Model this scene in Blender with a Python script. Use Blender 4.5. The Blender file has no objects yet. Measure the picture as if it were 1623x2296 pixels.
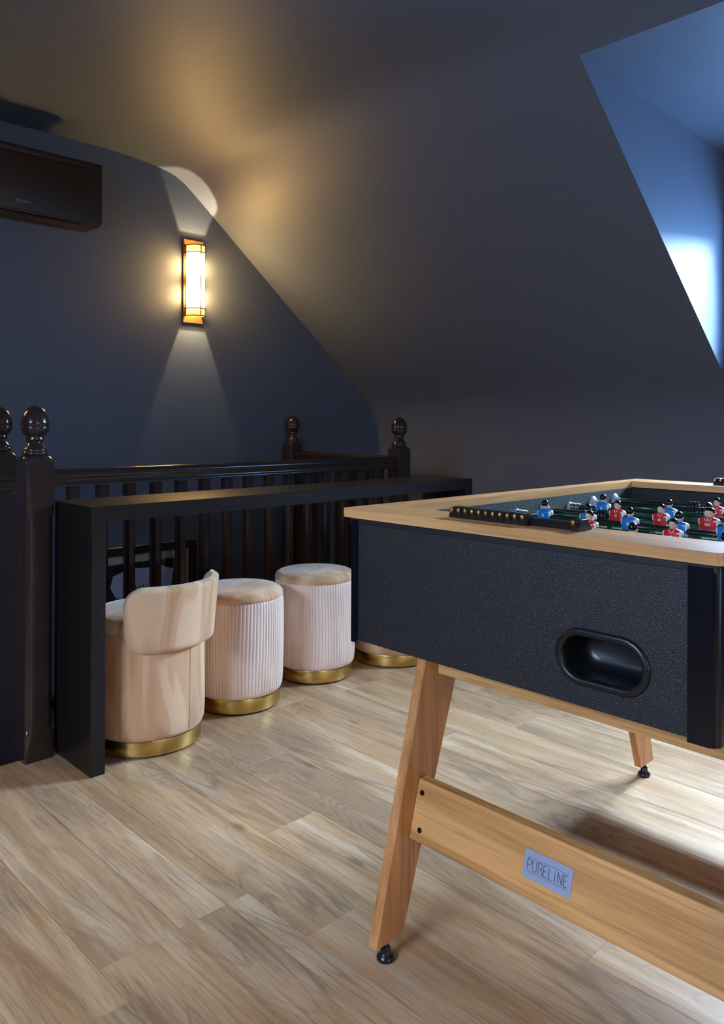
import bpy, bmesh, math, random
from math import pi, sin, cos, radians as R
from mathutils import Vector, Matrix
random.seed(7)
S = bpy.context.scene
COL = S.collection

# ---------------------------------------------------------------- camera
YAW, ROLL, FPX, PPY, EYE = R(46.044), R(0.2528), 1752.7, 945.9, 1.12
_f = Vector((cos(YAW), sin(YAW), 0)); _r = Vector((sin(YAW), -cos(YAW), 0)); _u = Vector((0, 0, 1))
_r, _u = cos(ROLL)*_r + sin(ROLL)*_u, -sin(ROLL)*_r + cos(ROLL)*_u
cd = bpy.data.cameras.new('camera'); cam = bpy.data.objects.new('camera', cd); COL.objects.link(cam)
cam.matrix_world = Matrix(((_r.x, _u.x, -_f.x, 0), (_r.y, _u.y, -_f.y, 0), (_r.z, _u.z, -_f.z, EYE), (0, 0, 0, 1)))
cd.sensor_fit = 'VERTICAL'; cd.sensor_height = 36.0
cd.lens = 36.0*FPX/2296.0
cd.shift_y = -(1148.0-PPY)/2296.0
cd.clip_start = 0.02
S.camera = cam

# ---------------------------------------------------------------- world and light
W = bpy.data.worlds.new('world'); S.world = W; W.use_nodes = True
W.node_tree.nodes['Background'].inputs[0].default_value = (0.45, 0.65, 1.0, 1)
W.node_tree.nodes['Background'].inputs[1].default_value = 1.0
def area(name, loc, rot, sx, sy, power, col, spread=180):
    l = bpy.data.lights.new(name, 'AREA'); l.shape = 'RECTANGLE'; l.size = sx; l.size_y = sy
    l.energy = power; l.color = col; l.spread = R(spread)
    o = bpy.data.objects.new(name, l); COL.objects.link(o); o.location = loc; o.rotation_euler = rot
    return o
DAY = (0.50, 0.72, 1.0)
def aim(o, tgt):
    o.rotation_euler = (Vector(tgt)-o.location).to_track_quat('-Z', 'Y').to_euler()
# sky seen through the two dormer windows; fill light through an added gable window behind the camera; all lamps stand outside the glass
aim(area('sky_dormer_right', (5.15, 0.78, 2.80), (0, 0, 0), 1.8, 1.5, 900, (.55, .76, 1.0)), (2.2, .85, .55))
area('horizon_dormer_right', (4.10, 0.78, 1.72), (R(90), 0, R(90)), 1.28, 0.70, 38, (.20, .50, 1.0))
aim(area('sky_dormer_left', (-2.95, 0.70, 2.75), (0, 0, 0), 2.4, 1.5, 210, (.86, .90, 1.0)), (1.4, .8, .4))
area('horizon_dormer_left', (-2.0, 0.78, 1.72), (R(90), 0, R(-90)), 1.28, 0.70, 48, (.28, .56, 1.0))
area('added_gable_fill', (1.0, -3.2, 1.3), (R(90), 0, R(0)), 1.6, 1.7, 22, (1.0, 0.96, 0.92))  # added frontal fill, no such source known
WARM = (1.0, 0.60, 0.24)
S.view_settings.view_transform = 'Standard'; S.view_settings.look = 'None'
S.view_settings.gamma = 1.0; S.view_settings.use_curve_mapping = False
S.view_settings.exposure = 1.12

# ---------------------------------------------------------------- materials
def srgb(r, g, b):
    f = lambda c: (c/255/12.92) if c/255 <= .04045 else ((c/255+.055)/1.055)**2.4
    return (f(r), f(g), f(b), 1)
class NT:
    def __init__(s, name):
        s.m = bpy.data.materials.new(name); s.m.use_nodes = True; s.t = s.m.node_tree; s.n = s.t.nodes
        s.b = s.n['Principled BSDF']; s.out = s.n['Material Output']
    def add(s, typ, **kw):
        n = s.n.new(typ)
        for k, v in kw.items(): setattr(n, k, v)
        return n
    def link(s, a, b): s.t.links.new(a, b)
    def ramp(s, fac, stops):
        n = s.add('ShaderNodeValToRGB'); e = n.color_ramp.elements
        while len(e) < len(stops): e.new(0.5)
        for i, (p, c) in enumerate(stops): e[i].position = p; e[i].color = c
        s.link(fac, n.inputs[0]); return n.outputs[0]
    def mix(s, fac, a, b, mode='MIX'):
        n = s.add('ShaderNodeMixRGB', blend_type=mode)
        for i, v in ((0, fac), (1, a), (2, b)):
            if isinstance(v, (int, float, tuple)): n.inputs[i].default_value = v
            else: s.link(v, n.inputs[i])
        return n.outputs[0]
    def noise(s, vec, scale, detail=4, rough=.5, dist=0):
        n = s.add('ShaderNodeTexNoise'); n.inputs['Scale'].default_value = scale
        n.inputs['Detail'].default_value = detail; n.inputs['Roughness'].default_value = rough
        n.inputs['Distortion'].default_value = dist
        if vec is not None: s.link(vec, n.inputs['Vector'])
        return n.outputs['Fac']
    def coord(s, scale=(1, 1, 1), kind='Object', rnd=False, loc=(0, 0, 0), rot=(0, 0, 0)):
        tc = s.add('ShaderNodeTexCoord'); v = tc.outputs[kind]
        if rnd:
            oi = s.add('ShaderNodeObjectInfo'); ml = s.add('ShaderNodeVectorMath', operation='MULTIPLY_ADD')
            cx = s.add('ShaderNodeCombineXYZ')
            for i, k in enumerate((37.0, 91.0, 13.0)):
                mm = s.add('ShaderNodeMath', operation='MULTIPLY'); mm.inputs[1].default_value = k
                s.link(oi.outputs['Random'], mm.inputs[0]); s.link(mm.outputs[0], cx.inputs[i])
            ml.inputs[1].default_value = (1, 1, 1); s.link(v, ml.inputs[0]); s.link(cx.outputs[0], ml.inputs[2]); v = ml.outputs[0]
        mp = s.add('ShaderNodeMapping'); mp.inputs['Scale'].default_value = scale
        mp.inputs['Location'].default_value = loc; mp.inputs['Rotation'].default_value = rot
        s.link(v, mp.inputs['Vector']); return mp.outputs[0]
    def bump(s, h, strength=.2, dist=.002):
        n = s.add('ShaderNodeBump'); n.inputs['Strength'].default_value = strength; n.inputs['Distance'].default_value = dist
        s.link(h, n.inputs['Height']); s.link(n.outputs[0], s.b.inputs['Normal'])
def P(name, col, rough=.5, metal=0.0, spec=.5, coat=0.0, sheen=0.0):
    t = NT(name); b = t.b
    b.inputs['Base Color'].default_value = col; b.inputs['Roughness'].default_value = rough
    b.inputs['Metallic'].default_value = metal; b.inputs['Specular IOR Level'].default_value = spec
    b.inputs['Coat Weight'].default_value = coat
    if sheen: b.inputs['Sheen Weight'].default_value = sheen; b.inputs['Sheen Roughness'].default_value = .4
    return t
def noisy(name, c1, c2, scale, rough, bump=.1, dist=.001, metal=0, spec=.5, detail=5, stretch=(1, 1, 1), coat=0):
    t = P(name, c1, rough, metal, spec, coat); v = t.coord(stretch)
    n = t.noise(v, scale, detail); t.link(t.mix(n, c1, c2), t.b.inputs['Base Color'])
    if bump: t.bump(n, bump, dist)
    return t.m
def oak(name, dark, mid, light, axis, rough=.42, rnd=False, spec=.5, k=1.0):
    t = P(name, mid, rough, 0, spec)
    st = [26*k]*3; st[axis] = 1.3*k
    v = t.coord(tuple(st), rnd=rnd)
    st2 = [7*k]*3; st2[axis] = .9*k
    v2 = t.coord(tuple(st2), rnd=rnd)
    big = t.noise(v2, 1.0, 3, .55, .8)
    st3 = [200*k]*3; st3[axis] = 5*k
    fine = t.noise(t.coord(tuple(st3), rnd=rnd), 1.0, 3, .6)
    # cathedral rings: wave of the big noise
    m1 = t.add('ShaderNodeMath', operation='MULTIPLY'); m1.inputs[1].default_value = 34.0; t.link(big, m1.inputs[0])
    m2 = t.add('ShaderNodeMath', operation='SINE'); t.link(m1.outputs[0], m2.inputs[0])
    m3 = t.add('ShaderNodeMath', operation='MULTIPLY_ADD'); m3.inputs[1].default_value = .5; m3.inputs[2].default_value = .5
    t.link(m2.outputs[0], m3.inputs[0])
    med = t.noise(v, 1.0, 4, .6, .3)
    c = t.ramp(med, [(.3, dark), (.52, mid), (.75, light)])
    c = t.mix(t.ramp(m3.outputs[0], [(0.0, (.22, .22, .22, 1)), (.6, (0, 0, 0, 1))]), c, dark)
    c = t.mix(t.ramp(fine, [(.33, (.55, .55, .55, 1)), (.48, (0, 0, 0, 1))]), c, dark)
    t.link(c, t.b.inputs['Base Color']); t.bump(fine, .12, .0006)
    return t.m

M = {}
t = P('navy_paint', srgb(83, 91, 107), .54, 0, .30)
v = t.coord((1, 1, 1)); n = t.noise(v, 260, 3); t.bump(n, .06, .0008); M['paint'] = t.m
def floor_mat():
    t = P('oak_plank', srgb(178, 150, 124), .40, 0, .45)
    big = t.noise(t.coord((6.0, .75, 6.0), rnd=True), 1.0, 2.5, .5, 1.3)      # slow field whose contour lines are the growth rings
    med = t.noise(t.coord((15, 1.1, 15), rnd=True), 1.0, 4, .58, .9)
    fine = t.noise(t.coord((420, 11, 420), rnd=True), 1.0, 3, .7)
    fib = t.noise(t.coord((120, 4.5, 120), rnd=True), 1.0, 3, .6, .3)
    kn = t.noise(t.coord((2.6, 1.1, 2.6), rnd=True), 1.0, 2, .5, .8)
    c = t.ramp(med, [(.30, srgb(164, 124, 86)), (.45, srgb(188, 149, 109)), (.56, srgb(200, 164, 127)), (.72, srgb(217, 190, 160))])
    m1 = t.add('ShaderNodeMath', operation='MULTIPLY_ADD'); m1.inputs[1].default_value = 95.0; t.link(big, m1.inputs[0]); 
    m0 = t.add('ShaderNodeMath', operation='MULTIPLY'); m0.inputs[1].default_value = 3.0; t.link(fib, m0.inputs[0]); t.link(m0.outputs[0], m1.inputs[2])
    m2 = t.add('ShaderNodeMath', operation='SINE'); t.link(m1.outputs[0], m2.inputs[0])
    rg = t.ramp(m2.outputs[0], [(0.0, (0, 0, 0, 1)), (.35, (0, 0, 0, 1)), (1.0, (.55, .55, .55, 1))])
    zone = t.ramp(kn, [(.42, (.10, .10, .10, 1)), (.58, (1, 1, 1, 1))])
    c = t.mix(t.ramp(kn, [(.44, (0, 0, 0, 1)), (.68, (.62, .62, .62, 1))]), c, srgb(142, 113, 88))
    c = t.mix(t.mix(1.0, rg, zone, 'MULTIPLY'), c, srgb(122, 96, 74))
    c = t.mix(t.ramp(fib, [(.32, (.5, .5, .5, 1)), (.46, (0, 0, 0, 1))]), c, srgb(130, 104, 82))
    c = t.mix(t.ramp(fine, [(.30, (.55, .55, .55, 1)), (.44, (0, 0, 0, 1))]), c, srgb(126, 101, 80))
    c = t.mix(t.ramp(fine, [(.58, (0, 0, 0, 1)), (.72, (.45, .45, .45, 1))]), c, srgb(224, 213, 200))
    # a few dark knots
    vo = t.add('ShaderNodeTexVoronoi'); vo.inputs['Scale'].default_value = 1.0; t.link(t.coord((5.5, 2.4, 5.5), rnd=True), vo.inputs['Vector'])
    c = t.mix(t.ramp(vo.outputs['Distance'], [(.02, (.7, .7, .7, 1)), (.10, (0, 0, 0, 1))]), c, srgb(92, 70, 54))
    oi = t.add('ShaderNodeObjectInfo')
    c = t.mix(t.ramp(oi.outputs['Random'], [(0, (0, 0, 0, 1)), (1, (.14, .14, .14, 1))]), c, srgb(138, 112, 90))
    t.link(c, t.b.inputs['Base Color']); t.bump(fine, .25, .0006); return t.m
M['floor'] = floor_mat()
M['subfloor'] = P('subfloor', srgb(70, 58, 48), .8).m
M['rim'] = oak('oak_rim', srgb(172, 120, 72), srgb(216, 160, 102), srgb(236, 186, 130), 1, .38)
M['rimx'] = oak('oak_rim_long', srgb(172, 120, 72), srgb(216, 160, 102), srgb(236, 186, 130), 0, .38)
M['leg'] = oak('oak_leg', srgb(154, 98, 54), srgb(198, 138, 84), srgb(214, 156, 102), 2, .42)
M['stretch'] = oak('oak_stretcher', srgb(158, 106, 54), srgb(212, 156, 94), srgb(230, 178, 118), 1, .42, k=.8)
def laminate(name, c, rough=.42, spec=.45):
    t = P(name, c, rough, 0, spec); v = t.coord((1, 1, 1)); n = t.noise(v, 420, 2, .6)
    t.link(t.ramp(n, [(.40, c), (.62, tuple(x*2.2 for x in c[:3])+(1,)), (.70, tuple(min(1, x*10+.06) for x in c[:3])+(1,))]), t.b.inputs['Base Color'])
    t.bump(n, .75, .0016); return t.m
M['panel'] = laminate('textured_laminate', srgb(22, 21, 24))
M['inner'] = laminate('textured_inner_laminate', srgb(34, 42, 42), .6, .15)
M['gloss'] = P('black_gloss', srgb(14, 14, 22), .16, 0, .5).m
M['black'] = P('black_plastic', srgb(20, 20, 24), .35).m
M['matblack'] = P('matt_black', srgb(16, 15, 17), .6).m
M['rubber'] = P('black_rubber', srgb(22, 22, 26), .28).m
M['rail'] = noisy('black_brown_gloss_paint', srgb(42, 33, 31), srgb(50, 39, 36), 8, .19, .03, .001, stretch=(1, 1, 1))
t = P('black_oak_veneer', srgb(18, 15, 14), .31, 0, .28); v = t.coord((3, 160, 160)); n = t.noise(v, 1.0, 4, .6)
t.link(t.mix(n, srgb(17, 14, 14), srgb(35, 30, 29)), t.b.inputs['Base Color']); t.bump(n, .5, .0012); M['bar'] = t.m
t = P('black_oak_veneer_upright', srgb(18, 15, 14), .31, 0, .28); v = t.coord((160, 160, 3)); n = t.noise(v, 1.0, 4, .6)
t.link(t.mix(n, srgb(17, 14, 14), srgb(35, 30, 29)), t.b.inputs['Base Color']); t.bump(n, .5, .0012); M['barleg'] = t.m
def velvet(name, a, b, c):
    t = P(name, b, .85, 0, .25, 0, .5)
    v = t.coord((4.6, 4.6, .9), rnd=True, rot=(0, R(10), 0)); n = t.noise(v, 2.4, 1.2, .4, .9)
    t.link(t.ramp(n, [(.38, a), (.46, b), (.56, b), (.62, c)]), t.b.inputs['Base Color'])
    t.bump(t.noise(t.coord(), 900, 2), .08, .0005); return t.m
M['velvet'] = velvet('beige_velvet', srgb(192, 146, 106), srgb(208, 163, 124), srgb(221, 182, 146))
M['velvet2'] = velvet('pink_velvet', srgb(230, 200, 180), srgb(234, 206, 188), srgb(240, 214, 198))
t = P('brushed_brass', srgb(206, 172, 104), .26, 1.0); v = t.coord((1, 1, 300)); n = t.noise(v, 1.0, 3); t.bump(n, .05, .0004)
t.b.inputs['Anisotropic'].default_value = .5; M['brass'] = t.m
M['glint'] = P('gold_glint', srgb(190, 140, 70), .3, .8).m  # warm reflection on the black beads, put in as a metal colour
M['copper'] = noisy('copper_leaf', srgb(176, 112, 58), srgb(120, 70, 34), 26, .42, .3, .002, metal=.8)
M['bronze'] = P('bronze_wire', srgb(150, 104, 52), .35, .9).m
M['chrome'] = P('dark_chrome', srgb(120, 122, 128), .14, 1.0).m
M['steel'] = P('steel', srgb(190, 190, 195), .22, 1.0).m
M['grey'] = P('grey_plastic', srgb(150, 158, 168), .3).m
M['red'] = P('red_shirt_enamel', srgb(196, 26, 34), .25).m
M['blue'] = P('blue_shirt_enamel', srgb(24, 104, 176), .25).m
M['white'] = P('cream_enamel', srgb(226, 222, 208), .25).m
M['skin'] = P('skin_enamel', srgb(214, 172, 148), .35).m
M['hair'] = P('black_hair_enamel', srgb(14, 13, 16), .15).m
M['plate'] = noisy('brushed_plate', srgb(158, 170, 200), srgb(178, 190, 216), 300, .4, .05, .0005, metal=.5)
M['ink'] = P('dark_print', srgb(24, 22, 26), .5).m
M['silver_ink'] = P('silver_print', srgb(150, 140, 140), .4, .3).m
M['ac'] = P('black_brown_ac_plastic', srgb(42, 25, 18), .45).m
M['frame'] = P('dark_picture_frame', srgb(34, 22, 20), .4).m
M['mount'] = P('cream_picture_mount', srgb(190, 176, 166), .8).m
M['backing'] = P('dark_backing', srgb(20, 18, 22), .8).m
M['shirt'] = noisy('white_jersey', srgb(205, 205, 225), srgb(190, 190, 214), 8, .8, .2, .002)
M['wframe'] = P('white_window_frame', srgb(225, 228, 232), .4).m
# football pitch print: green with white markings
t = P('pitch', srgb(20, 110, 60), .18, 0, .5, .6)
tc = t.add('ShaderNodeTexCoord'); sp = t.add('ShaderNodeSeparateXYZ'); t.link(tc.outputs['Object'], sp.inputs[0])
st = t.add('ShaderNodeTexWave', wave_type='BANDS', bands_direction='X'); st.inputs['Scale'].default_value = 2.2
t.link(tc.outputs['Object'], st.inputs['Vector'])
t.link(t.ramp(st.outputs['Fac'], [(.45, srgb(14, 96, 50)), (.55, srgb(34, 136, 74))]), t.b.inputs['Base Color']); M['pitch'] = t.m
# clear glass that lets light through
def thin_glass(name, fac=.08, rough=.02):
    t = NT(name); t.n.remove(t.b); tr = t.add('ShaderNodeBsdfTransparent'); gl = t.add('ShaderNodeBsdfGlossy')
    gl.inputs['Roughness'].default_value = rough; mx = t.add('ShaderNodeMixShader'); mx.inputs[0].default_value = fac
    t.link(tr.outputs[0], mx.inputs[1]); t.link(gl.outputs[0], mx.inputs[2]); t.link(mx.outputs[0], t.out.inputs[0]); return t.m
M['glass'] = thin_glass('clear_glass')
def glow(name, zc, hot, base):
    t = NT(name); t.n.remove(t.b)
    tc = t.add('ShaderNodeTexCoord'); sp = t.add('ShaderNodeSeparateXYZ'); t.link(tc.outputs['Object'], sp.inputs[0])
    # two bulbs one above the other behind frosted glass: brightness falls away from each bulb
    tot = None
    for z in (zc+.085, zc-.085):
        a = t.add('ShaderNodeMath', operation='SUBTRACT'); a.inputs[1].default_value = z; t.link(sp.outputs[2], a.inputs[0])
        b = t.add('ShaderNodeMath', operation='POWER'); b.inputs[1].default_value = 2; 
        ab = t.add('ShaderNodeMath', operation='ABSOLUTE'); t.link(a.outputs[0], ab.inputs[0]); t.link(ab.outputs[0], b.inputs[0])
        c = t.add('ShaderNodeMath', operation='MULTIPLY'); c.inputs[1].default_value = -1/(.039**2); t.link(b.outputs[0], c.inputs[0])
        e = t.add('ShaderNodeMath', operation='EXPONENT'); t.link(c.outputs[0], e.inputs[0])
        if tot is None: tot = e.outputs[0]
        else:
            s_ = t.add('ShaderNodeMath', operation='ADD'); t.link(tot, s_.inputs[0]); t.link(e.outputs[0], s_.inputs[1]); tot = s_.outputs[0]
    ml = t.add('ShaderNodeMath', operation='MULTIPLY_ADD'); ml.inputs[1].default_value = hot; ml.inputs[2].default_value = base
    t.link(tot, ml.inputs[0]); em = t.add('ShaderNodeEmission'); em.inputs[0].default_value = (1.0, .60, .24, 1)
    em.inputs[0].default_value = (1.0, .60, .20, 1); t.link(ml.outputs[0], em.inputs[1]); t.link(em.outputs[0], t.out.inputs[0]); return t.m
M['glow'] = glow('lit_frosted_glass', 0.247, 125.0, .8)

# ---------------------------------------------------------------- helpers
ORG = {}
def tag(o, label=None, cat=None, group=None, kind=None):
    if label: o['label'] = label
    if cat: o['category'] = cat
    if group: o['group'] = group
    if kind: o['kind'] = kind
    return o
def thing(name, label, cat, loc=(0, 0, 0), group=None):
    o = bpy.data.objects.new(name, None); COL.objects.link(o); o.empty_display_size = .1
    o.location = loc; ORG[o] = Vector(loc); return tag(o, label, cat, group)
def obj(name, bm, mat, parent=None, smooth=False, local=False, loc=None):
    """link bm as ONE mesh object; geometry is given in world coordinates unless local=True"""
    me = bpy.data.meshes.new(name)
    org = ORG.get(parent, Vector((0, 0, 0))) if parent else Vector((0, 0, 0))
    if not local and parent is not None: bmesh.ops.translate(bm, verts=bm.verts, vec=-org)
    if smooth:
        for f in bm.faces: f.smooth = True
        if smooth is not True:
            bm.normal_update()
            for e in bm.edges:
                if len(e.link_faces) == 2 and e.link_faces[0].normal.angle(e.link_faces[1].normal, 0) > R(smooth): e.smooth = False
    bm.to_mesh(me); bm.free()
    for m_ in (mat if isinstance(mat, (list, tuple)) else [mat]): me.materials.append(m_)
    o = bpy.data.objects.new(name, me); COL.objects.link(o); o.parent = parent
    if local and loc is not None: o.location = Vector(loc)
    ORG[o] = org + (Vector(loc) if (local and loc is not None) else Vector((0, 0, 0)))
    return o
def struct(name, bm, mat, parent=None, smooth=False):
    o = obj(name, bm, mat, parent, smooth)
    if parent is None: o['kind'] = 'structure'
    return o
def copy_tree(o, parent=None):
    c = o.copy(); COL.objects.link(c); c.parent = parent
    for ch in [x for x in bpy.data.objects if x.parent == o]: copy_tree(ch, c)
    return c
def B(): return bmesh.new()
def box(bm, x0, x1, y0, y1, z0, z1, bev=0, seg=2, mi=0):
    co = [(x, y, z) for x in (x0, x1) for y in (y0, y1) for z in (z0, z1)]
    vs = [bm.verts.new(c) for c in co]
    fs = [(0, 1, 3, 2), (4, 6, 7, 5), (0, 4, 5, 1), (2, 3, 7, 6), (0, 2, 6, 4), (1, 5, 7, 3)]
    F = [bm.faces.new([vs[i] for i in f]) for f in fs]
    for f in F: f.material_index = mi
    if bev:
        es = list({e for f in F for e in f.edges})
        bmesh.ops.bevel(bm, geom=es, offset=bev, segments=seg, profile=.5, affect='EDGES')
    return vs
def hexa(bm, pts, bev=0):
    """8 corners: 4 of one end, 4 of the other, both in the same turn"""
    vs = [bm.verts.new(p) for p in pts]
    F = [bm.faces.new([vs[i] for i in f]) for f in ((0, 1, 2, 3), (7, 6, 5, 4), (0, 4, 5, 1), (1, 5, 6, 2), (2, 6, 7, 3), (3, 7, 4, 0))]
    bmesh.ops.recalc_face_normals(bm, faces=F)
    if bev: bmesh.ops.bevel(bm, geom=list({e for f in F for e in f.edges}), offset=bev, segments=1, affect='EDGES')
def prism(bm, prof, axis, a, b, mi=0, close=True, caps=True):
    """extrude a 2-D profile along axis (0:x -> profile (y,z); 1:y -> (x,z); 2:z -> (x,y))"""
    def mk(p, q):
        return (q, p[0], p[1]) if axis == 0 else (p[0], q, p[1]) if axis == 1 else (p[0], p[1], q)
    A = [bm.verts.new(mk(p, a)) for p in prof]; Bv = [bm.verts.new(mk(p, b)) for p in prof]
    n = len(prof); F = []
    for i in range(n if close else n-1):
        j = (i+1) % n; F.append(bm.faces.new((A[i], A[j], Bv[j], Bv[i])))
    if caps and close: F.append(bm.faces.new(A[::-1])); F.append(bm.faces.new(Bv))
    for f in F: f.material_index = mi
    bmesh.ops.recalc_face_normals(bm, faces=F); return F
def loft(bm, rings, caps=True, mi=None):
    """rings: list of lists of points of equal count"""
    L = [[bm.verts.new(p) for p in r] for r in rings]; n = len(L[0]); F = []
    for a, b in zip(L, L[1:]):
        for i in range(n):
            f = bm.faces.new((a[i], a[(i+1) % n], b[(i+1) % n], b[i])); F.append(f)
            if mi: f.material_index = mi(f.calc_center_median())
    if caps:
        for r in (L[0][::-1], L[-1]): 
            f = bm.faces.new(r); F.append(f)
            if mi: f.material_index = mi(f.calc_center_median())
    bmesh.ops.recalc_face_normals(bm, faces=F)
    return F
def lathe(bm, prof, cx=0, cy=0, seg=32, caps=True):
    return loft(bm, [[(cx+r*cos(2*pi*i/seg), cy+r*sin(2*pi*i/seg), z) for i in range(seg)] for r, z in prof], caps)
def tube(bm, p0, p1, r, seg=12, caps=True, r1=None):
    p0, p1 = Vector(p0), Vector(p1); d = (p1-p0).normalized(); a = d.orthogonal().normalized(); b = d.cross(a)
    r1 = r if r1 is None else r1
    loft(bm, [[p+(a*cos(2*pi*i/seg)+b*sin(2*pi*i/seg))*rr for i in range(seg)] for p, rr in ((p0, r), (p1, r1))], caps)
def path(bm, pts, r, seg=8, closed=False):
    pts = [Vector(p) for p in pts]; rings = []; N = len(pts); up = None
    for i, p in enumerate(pts):
        d = (pts[(i+1) % N]-pts[i-1]) if closed else (pts[min(i+1, N-1)]-pts[max(i-1, 0)]); d.normalize()
        if up is None: a = d.orthogonal().normalized()
        else: a = (up - d*up.dot(d)).normalized()
        up = a; b = d.cross(a)
        rings.append([p+(a*cos(2*pi*k/seg)+b*sin(2*pi*k/seg))*r for k in range(seg)])
    if closed: rings.append(rings[0])
    loft(bm, rings, not closed)
def ellipsoid(bm, c, rx, ry, rz, u=16, v=10, mi=None):
    rings = []
    for j in range(1, v):
        ph = -pi/2+pi*j/v
        rings.append([(c[0]+rx*cos(ph)*cos(2*pi*i/u), c[1]+ry*cos(ph)*sin(2*pi*i/u), c[2]+rz*sin(ph)) for i in range(u)])
    loft(bm, rings, True, mi)
def text_bm(s, size, mat_depth=.0006):
    cu = bpy.data.curves.new('t', 'FONT'); cu.body = s; cu.size = size; cu.extrude = mat_depth; cu.align_x = 'LEFT'
    o = bpy.data.objects.new('t', cu); me = bpy.data.meshes.new_from_object(o)
    bm = B(); bm.from_mesh(me); bpy.data.objects.remove(o); bpy.data.curves.remove(cu); bpy.data.meshes.remove(me); return bm

# ================================================================= THE SETTING
YG, XK, ZC = 4.05, 4.085, 2.61            # gable wall, knee wall, flat ceiling
XM = 2*1.05                               # the room is symmetrical about x = 1.05
YB = -2.9
DY0, DY1, DX0, DX1 = 0.06, 1.50, 2.53, 3.87   # dormer
slope_z = lambda x: 2.477-.8265*(x-2.5)
curve = [(1.90, 2.61), (2.0, 2.606), (2.118, 2.598), (2.2, 2.589), (2.27, 2.579), (2.33, 2.567), (2.38, 2.552), (2.42, 2.533), (2.46, 2.507), (2.5, 2.476), (DX0, slope_z(DX0))]
low = [(DX1, slope_z(DX1)), (3.9, slope_z(3.9)), (3.94, 1.283), (3.97, 1.249), (4.0, 1.206), (4.03, 1.148), (4.055, 1.083), (4.072, 1.015), (4.082, .95), (XK, .90)]
prof = curve + low + [(XK, 0.0)]

bm = B()
ys = [YB, DY0, DY1, YG]
full = [(1.05, ZC)] + prof[:-1]
for sgn in (1, -1):
    P2 = [((x if sgn == 1 else XM-x), z) for x, z in full]
    rows = [[bm.verts.new((x, y, z)) for y in ys] for x, z in P2]
    for i in range(len(rows)-1):
        for j in range(3):
            if j == 1 and abs(full[i][0]-DX0) < 1e-6: continue
            if j == 1 and full[i][0] >= DX0 and full[i+1][0] <= DX1+1e-6: continue
            bm.faces.new((rows[i][j], rows[i+1][j], rows[i+1][j+1], rows[i][j+1]))
bmesh.ops.remove_doubles(bm, verts=bm.verts, dist=1e-5)
bmesh.ops.recalc_face_normals(bm, faces=bm.faces)
o = struct('ceiling', bm, M['paint'], smooth=35)
def thick(o, d):
    md = o.modifiers.new('thickness', 'SOLIDIFY'); md.thickness = d; md.offset = 0
# gable wall with the sloping outline, carried down into the stairwell
bm = B(); P3 = [(x, z) for x, z in full[1:]] + [(XK, -2.7)]
outl = P3 + [(XM-x, z) for x, z in P3[::-1]]
prism(bm, outl, 1, YG, YG+.12); struct('wall_back', bm, M['paint'])
bm = B(); zb_ = -.02
P4 = [(x, z) for x, z in full[1:]] + [(XK, zb_)]; outl = P4 + [(XM-x, z) for x, z in P4[::-1]]
GX0, GX1, GZ0, GZ1 = .25, 1.75, .45, 2.05
prism(bm, [p for p in outl if p[0] > GX1+.1]+[(GX1, ZC), (GX1, zb_)][::1], 1, YB-.12, YB)
prism(bm, [(GX0, zb_), (GX0, ZC)]+[p for p in outl if p[0] < GX0-.0][::-1], 1, YB-.12, YB)
box(bm, GX0, GX1, YB-.12, YB, zb_, GZ0); box(bm, GX0, GX1, YB-.12, YB, GZ1, ZC+.03)
struct('wall_front', bm, M['paint'])
w3 = bpy.data.objects.new('window_3', None); COL.objects.link(w3); w3.location = (1.0, YB-.06, GZ0); ORG[w3] = w3.location.copy(); w3['kind'] = 'structure'  # unseen window, added to let fill light in from behind
bm = B()
for (a, b, c, d) in ((GX0, GX1, GZ0, GZ0+.05), (GX0, GX1, GZ1-.05, GZ1), (GX0, GX0+.05, GZ0+.05, GZ1-.05), (GX1-.05, GX1, GZ0+.05, GZ1-.05), (.97, 1.03, GZ0+.05, GZ1-.05)): box(bm, a, b, YB-.09, YB-.05, c, d, .004, 1)
obj('window_frame', bm, M['wframe'], w3)  # frame of the added, unseen window
for (a, b) in ((GX0+.05, .97), (1.03, GX1-.05)):
    bm = B(); box(bm, a, b, YB-.072, YB-.068, GZ0+.05, GZ1-.05); obj('pane', bm, M['glass'], w3)  # panes of the added, unseen window
bm = B(); box(bm, XK, XK+.1, YB, YG, -2.7, .905); struct('wall_right', bm, M['paint'])
bm = B(); box(bm, XM-XK-.1, XM-XK, YB, YG, -2.7, .905); struct('wall_left', bm, M['paint'])
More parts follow.
